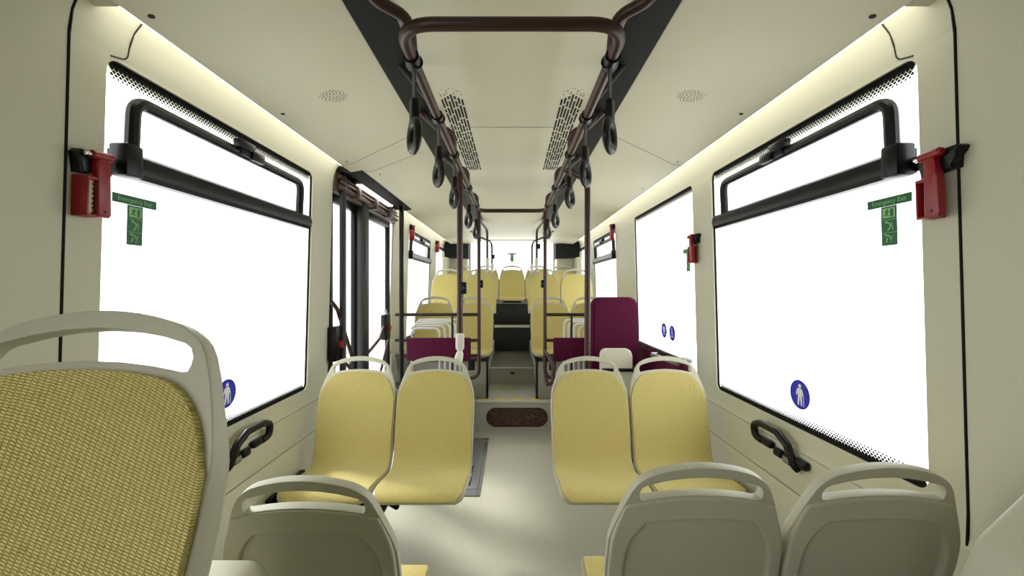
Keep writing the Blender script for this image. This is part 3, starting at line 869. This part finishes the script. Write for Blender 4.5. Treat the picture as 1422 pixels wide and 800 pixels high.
# ------------------------------------------------------------------ ceiling fittings
for s, side in ((-1, 'door'), (1, 'wheelchair bay')):
    t = thing('ceiling_grille', 'slotted air grille in the centre ceiling, %s side' % side, 'air grille', (s * .28, 2.5, 2.323))
    bm = BM(); rnd = random.Random(3)
    cols = [.232 + .0155 * k for k in range(7)]
    for ci, x in enumerate(cols):
        y = 1.92 + .05 * abs(ci - 3) / 3
        while y < 3.12 - .04 * abs(ci - 3) / 3:
            L = rnd.choice((.03, .06, .09, .11, .14))
            L = min(L, 3.14 - y)
            poly = rrect(s * x - .0043, s * x + .0043, y, y + L, .003, 3)
            prism_z(bm, poly, 2.3235, 2.3255)
            y += L + .022
        for q in range(4):
            yy = 1.90 - .018 * q + .04 * abs(ci - 3) / 3 + rnd.uniform(-.004, .004)
            if rnd.random() < .75: prism_z(bm, disc(s * x + rnd.uniform(-.003, .003), yy, .0032 - .0004 * q, 8), 2.3235, 2.3255)
    obj('slots', bm, 'dark', t, smooth=False)
    # speaker
    cx, cy = s * .749, 1.785
    t = thing('ceiling_speaker', 'round cluster of speaker holes in the side ceiling, %s side' % side, 'speaker', (cx, cy, cz(cx)))
    bm = BM()
    for k in range(1, 62):
        rr = .0073 * math.sqrt(k); a = k * 2.39996
        x, y = cx + rr * math.cos(a), cy + rr * math.sin(a)
        prism(bm, disc(x, y, .0026 if k < 46 else .0016, 8), lambda p: (p[0], p[1], cz(p[0]) - .001), lambda p: (p[0], p[1], cz(p[0]) + .001))
    obj('holes', bm, 'dark', t, smooth=False)
    for k, (x, y) in enumerate(((1.01, 1.19), (1.003, 1.86), (1.0, 2.57), (.905, 2.92), (.98, 4.35))):
        if s > 0 and k == 3: y = 3.25; x = 1.0
        bm = BM(); prism(bm, disc(s * x, y, .0085 if k < 2 else .006, 12), lambda p: (p[0], p[1], cz(p[0]) - .002), lambda p: (p[0], p[1], cz(p[0]) + .001))
        solo('ceiling_screw', bm, 'dark', 'small dark screw in side ceiling, %s from the viewer, %s side' % (words[k], side), 'screw', 'screws in the side ceiling')

# ------------------------------------------------------------------ wall-mounted items, built in wall frames
def wall_frame(s, y, z, w=0):
    """X = reading direction, Y = up along wall, Z = into the bus"""
    up = Vector((-s * .035 / 1.26, 0, 1)).normalized()
    X = Vector((0, -s, 0)); Zv = X.cross(up).normalized()
    m = Matrix((X, up, Zv)).transposed().to_4x4()
    m.translation = Vector((s * wx(z), y, z)) + Zv * w
    return m
def rear_frame(x, y, z):
    m = Matrix(((1, 0, 0), (0, 0, 1), (0, -1, 0))).transposed().to_4x4(); m.translation = (x, y, z)
    return m
def plate(bm, poly, z0=0, z1=.0008): return prism_z(bm, poly, z0, z1)
def rect(x0, x1, y0, y1): return [(x0, y0), (x1, y0), (x1, y1), (x0, y1)]
def limb(bm, x0, y0, x1, y1, w, w2=None, z0=0, z1=.0012):
    w2 = w2 or w
    d = Vector((x1 - x0, y1 - y0)); n = Vector((-d.y, d.x)).normalized()
    p = [(x0 + n.x * w, y0 + n.y * w), (x0 - n.x * w, y0 - n.y * w), (x1 - n.x * w2, y1 - n.y * w2), (x1 + n.x * w2, y1 + n.y * w2)]
    prism_z(bm, p, z0, z1)

def make_exit_sign():
    t = thing('emergency_exit_sign', '', 'sign', group='green emergency exit stickers')
    bm = BM(); plate(bm, rect(-.0785, .0785, -.014, .014)); h = obj('header_band', bm, 'green', t, world=False, smooth=False)
    tb = text_bm('Emergency Exit', .0195, 1.0)
    for v in tb.verts: v.co.z += .0011
    obj('lettering', tb, 'lightgreen', h, world=False, smooth=False)
    bm = BM(); plate(bm, rect(-.028, .028, -.138, -.0145)); p = obj('pictogram_panel', bm, 'green', t, world=False, smooth=False)
    bm = BM()
    plate(bm, rect(-.022, .022, -.051, -.020), .0008, .0013)
    plate(bm, rect(-.028, .028, -.0575, -.0562), .0008, .0013); plate(bm, rect(-.028, .028, -.0985, -.0972), .0008, .0013)
    # window-breaking and release pictograms in light lines
    for (a, b, c, d_, w) in ((-.008, -.064, .006, -.072, .002), (.006, -.072, .002, -.084, .002), (.002, -.084, -.006, -.092, .0018), (.010, -.066, .012, -.09, .0012),
                             (-.012, -.104, .002, -.110, .002), (.002, -.110, .008, -.125, .002), (-.006, -.114, -.010, -.128, .0018), (.012, -.106, .004, -.130, .0012)):
        limb(bm, a, b, c, d_, w, z0=.0008, z1=.0013)
    plate(bm, disc(-.010, -.064, .0035, 10), .0008, .0013); plate(bm, disc(-.014, -.104, .003, 10), .0008, .0013)
    obj('light_symbols', bm, 'lightgreen', p, world=False, smooth=False)
    bm = BM()
    # running figure in doorway
    plate(bm, rect(.006, .016, -.048, -.024), .0013, .0016)
    plate(bm, disc(-.004, -.0255, .0028, 10), .0013, .0016)
    limb(bm, -.005, -.028, -.007, -.037, .003, z0=.0013, z1=.0016); limb(bm, -.007, -.037, -.001, -.046, .0018, z0=.0013, z1=.0016)
    limb(bm, -.007, -.037, -.014, -.044, .0018, z0=.0013, z1=.0016); limb(bm, -.005, -.030, .003, -.034, .0014, z0=.0013, z1=.0016); limb(bm, -.006, -.030, -.014, -.032, .0014, z0=.0013, z1=.0016)
    obj('running_figure', bm, 'green', p, world=False, smooth=False)
    return t
es0 = make_exit_sign(); first = True
for mtx, lab in ((wall_frame(-1, 1.338, 1.722, -.010), 'green emergency exit sticker on front window, door side'),
                 (wall_frame(1, 1.338, 1.722, -.010), 'green emergency exit sticker on front window, wheelchair bay side'),
                 (wall_frame(1, 2.865, 1.70, -.010), 'green emergency exit sticker half hidden behind a red hammer'),
                 (rear_frame(0, 7.742, 2.07), 'tiny green emergency exit sticker on the rear window')):
    o = es0 if first else copy_tree(es0); first = False
    o.matrix_world = mtx; o['label'] = lab

def person_sym(bm):
    plate(bm, disc(.002, .036, .0085, 14), .0008, .0016)
    plate(bm, [(-.010, .026), (.011, .026), (.015, .020), (.013, -.006), (-.009, -.006), (-.013, .018)], .0008, .0016)
    limb(bm, -.011, .022, -.020, -.004, .004, .0028, .0008, .0016); limb(bm, .012, .022, .021, -.002, .004, .0028, .0008, .0016)
    limb(bm, -.004, -.004, -.010, -.044, .0058, .0035, .0008, .0016); limb(bm, .007, -.004, .010, -.044, .0058, .0035, .0008, .0016)
    limb(bm, .021, -.002, .024, -.046, .0015, .0015, .0008, .0016)
def wheel_sym(bm):
    plate(bm, disc(-.006, .036, .007, 14), .0008, .0016)
    limb(bm, -.006, .028, -.003, .002, .0045, .004, .0008, .0016); limb(bm, -.005, .016, .012, .015, .0028, .0028, .0008, .0016)
    limb(bm, -.003, .002, .015, .001, .004, .0035, .0008, .0016); limb(bm, .015, .001, .024, -.026, .0035, .003, .0008, .0016); limb(bm, .022, -.026, .031, -.023, .0028, .0028, .0008, .0016)
    a = disc(-.004, -.014, .022, 20, math.radians(110), math.radians(345)); b = disc(-.004, -.014, .0165, 20, math.radians(110), math.radians(345))
    for i in range(19): prism_z(bm, [a[i], a[i + 1], b[i + 1], b[i]], .0008, .0016)
def pram_sym(bm):
    plate(bm, disc(.004, .010, .024, 14, 0, math.radians(180)), .0008, .0016)
    plate(bm, [(-.022, .008), (.030, .008), (.018, -.016), (-.012, -.016)], .0008, .0016)
    plate(bm, disc(-.010, -.029, .008, 12), .0008, .0016); plate(bm, disc(.016, -.029, .008, 12), .0008, .0016)
    limb(bm, -.020, .006, -.034, .026, .0025, .0025, .0008, .0016); limb(bm, -.034, .026, -.026, .032, .0025, .0025, .0008, .0016)
def sticker(sym, mtx, label, size, group):
    t = thing('priority_sticker', label, 'sticker', group=group)
    bm = BM(); plate(bm, disc(0, 0, .06, 40)); o = obj('disc', bm, 'blue', t, world=False, smooth=False)
    bm = BM(); sym(bm); obj('white_symbol', bm, 'signwhite', o, world=False, smooth=False)
    t.matrix_world = mtx @ Matrix.Scale(size, 4)
    return t
sticker(person_sym, wall_frame(-1, 1.795, 1.003, -.010), 'round blue sticker of person with cane behind big yellow seat', 1.02, 'round blue stickers on the windows')
sticker(person_sym, wall_frame(1, 1.78, 1.003, -.010), 'round blue sticker of person with cane opposite the door side', 1.02, 'round blue stickers on the windows')
sticker(pram_sym, wall_frame(1, 3.36, 1.115, -.010), 'round blue pram sticker in wheelchair bay window', .96, 'round blue stickers on the windows')
sticker(wheel_sym, wall_frame(1, 3.19, 1.11, -.010), 'round blue wheelchair sticker in wheelchair bay window', .96, 'round blue stickers on the windows')

# emergency hammers: -X is the metal tip side
def make_hammer():
    t = thing('emergency_hammer', '', 'hammer', group='red emergency hammers')
    bm = BM()
    prism_z(bm, [(-.050, .032), (-.040, .043), (.056, .046), (.064, .040), (.060, .030), (.050, .020), (.046, -.012), (-.040, -.020), (-.046, .020)], 0, .030)
    bmesh.ops.bevel(bm, geom=[e for e in bm.edges if all(v.co.z > .029 for v in e.verts)], offset=.006, segments=2, affect='EDGES', profile=.5)
    obj('holder', bm, 'black', t, world=False)
    bm = BM(); tube(bm, [(-.028, .032, .040), (-.026, .032, .040), (.028, .036, .040), (.034, .0365, .040)], [.009, .0125, .0125, .008], 14)
    h = obj('hammer_head', bm, 'red', t, world=False)
    bm = BM(); tube(bm, [(-.045, .031, .040), (-.043, .031, .040), (-.028, .032, .040)], [.003, .0065, .0065], 10); obj('metal_tip', bm, 'chrome', h, world=False)
    bm = BM(); prism_z(bm, [(-.012, .030), (.020, .032), (.016, .010), (.024, -.02), (.028, -.125), (.022, -.134), (-.012, -.134), (-.012, -.020), (-.016, .010)], .028, .048)
    bmesh.ops.bevel(bm, geom=[e for e in bm.edges if all(v.co.z > .047 for v in e.verts)], offset=.004, segments=2, affect='EDGES', profile=.5)
    hd = obj('handle', bm, 'red', t, world=False)
    bm = BM(); plate(bm, disc(.008, -.118, .004, 12), .048, .0486); obj('rivet_hole', bm, 'dark', hd, world=False)
    bm = BM()
    for r_ in ((-.040, -.034, -.130, -.030), (-.040, .0, -.136, -.128), (-.040, .0, -.036, -.026)):
        box(bm, r_[0], r_[1], r_[2], r_[3], .0, .046, .003)
    box(bm, -.038, -.008, -.132, -.030, .0, .026)
    obj('cutter_guard', bm, 'red', t, world=False)
    bm = BM()
    teeth = [(-.026, -.128), (-.026, -.034)]
    n = 7
    for i in range(n):
        y = -.036 - i * .0130
        teeth += [(-.012, y), (-.012, y - .007), (-.017, y - .0085), (-.017, y - .0115)]
    prism_z(bm, teeth, .026, .034); obj('cutter_blade', bm, 'cream', t, world=False)
    return t
hm = make_hammer(); first = True
for s, y, z, lab in ((-1, 1.172, 1.780, 'red emergency hammer in black holder above big yellow seat'),
                     (1, 1.152, 1.777, 'red emergency hammer in black holder, nearest on wheelchair bay side'),
                     (1, 2.70, 1.745, 'red emergency hammer on the pillar before the wheelchair bay window'),
                     (1, 4.84, 2.13, 'small high red emergency hammer above the plum backboard'),
                     (-1, 4.86, 2.13, 'small high red emergency hammer just behind the door'),
                     (-1, 6.50, 2.13, 'tiny high red emergency hammer by rearmost window, door side')):
    o = hm if first else copy_tree(hm); first = False
    o.matrix_world = wall_frame(s, y, z, .0 if z < 2 else .002); o['label'] = lab

# grab handles with sockets under the front windows; +y is away from the viewer
def grab(s, side):
    X = 1.192
    t = thing('wall_grab_handle', 'black wall grab handle with two socket buttons, %s side' % side, 'grab handle', (s * X, 1.93, .76), 'black wall grab handles')
    P = lambda y, z, w: (s * (X - w), y, z)
    path = fillet([P(1.985, .738, .022), P(2.03, .745, .03), P(2.035, .80, .034), P(1.975, .822, .036), P(1.855, .822, .036), P(1.79, .79, .034), P(1.755, .715, .026), P(1.75, .70, .012)], .03, 5)
    bm = BM(); tube(bm, path, .0165, 12, up=(s, 0, 0)); obj('grip', bm, 'black', t)
    bm = BM(); box(bm, *sorted((s * X, s * (X - .034))), 1.915, 2.01, .722, .754, .012, 3); obj('end_foot', bm, 'black', t)
    bm = BM(); box(bm, *sorted((s * X, s * (X - .03))), 1.69, 1.765, .715, .752, .012, 3); obj('base_foot', bm, 'black', t)
    bm = BM(); box(bm, *sorted((s * X, s * (X - .026))), 1.85, 1.905, .704, .740, .009, 3); obj('socket', bm, 'black', t)
    bm = BM(); box(bm, *sorted((s * X, s * (X - .026))), 1.785, 1.84, .698, .736, .009, 3); k = obj('socket', bm, 'black', t)
    bm = BM(); box(bm, *sorted((s * (X - .025), s * (X - .0275))), 1.793, 1.832, .705, .729, .001); f = obj('socket_face', bm, 'alu', k); f['label'] = 'pale grey socket face'
grab(-1, 'door'); grab(1, 'wheelchair bay')

# ------------------------------------------------------------------ light and camera
W = bpy.data.worlds.new('World'); S.world = W; W.use_nodes = True
nt = W.node_tree; bg = nt.nodes['Background']
bg.inputs['Color'].default_value = (1, 1, 1, 1)
wtc = nt.nodes.new('ShaderNodeTexCoord'); wsp = nt.nodes.new('ShaderNodeSeparateXYZ'); nt.links.new(wtc.outputs['Generated'], wsp.inputs[0])
wmr = nt.nodes.new('ShaderNodeMapRange'); wmr.interpolation_type = 'SMOOTHSTEP'      # bright overcast sky; ground half brightened to light the ceiling
wmr.inputs['From Min'].default_value = -.25; wmr.inputs['From Max'].default_value = .35
wmr.inputs['To Min'].default_value = 2.35; wmr.inputs['To Max'].default_value = 3.0
nt.links.new(wsp.outputs[2], wmr.inputs['Value']); nt.links.new(wmr.outputs['Result'], bg.inputs['Strength'])

sl = bpy.data.lights.new('sun', 'SUN'); sl.energy = 3.0; sl.angle = math.radians(9); sl.color = (1, .985, .95)
so = bpy.data.objects.new('sun', sl); COL.objects.link(so); so.location = (-4, 5, 6)
so.rotation_euler = Vector((1, -.75, -1.5)).to_track_quat('-Z', 'Y').to_euler()
cam = bpy.data.cameras.new('camera'); co = bpy.data.objects.new('camera', cam); COL.objects.link(co)
co.location = (0, 0, CAMZ); co.rotation_euler = (math.radians(90), 0, 0)
cam.sensor_width = 36; cam.lens = 590 / 1422 * 36; cam.clip_start = .02
S.camera = co
vs = S.view_settings
S.display_settings.display_device = 'sRGB'
vs.view_transform = 'Standard'; vs.look = 'None'; vs.exposure = 0.42; vs.gamma = 1; vs.use_curve_mapping = False
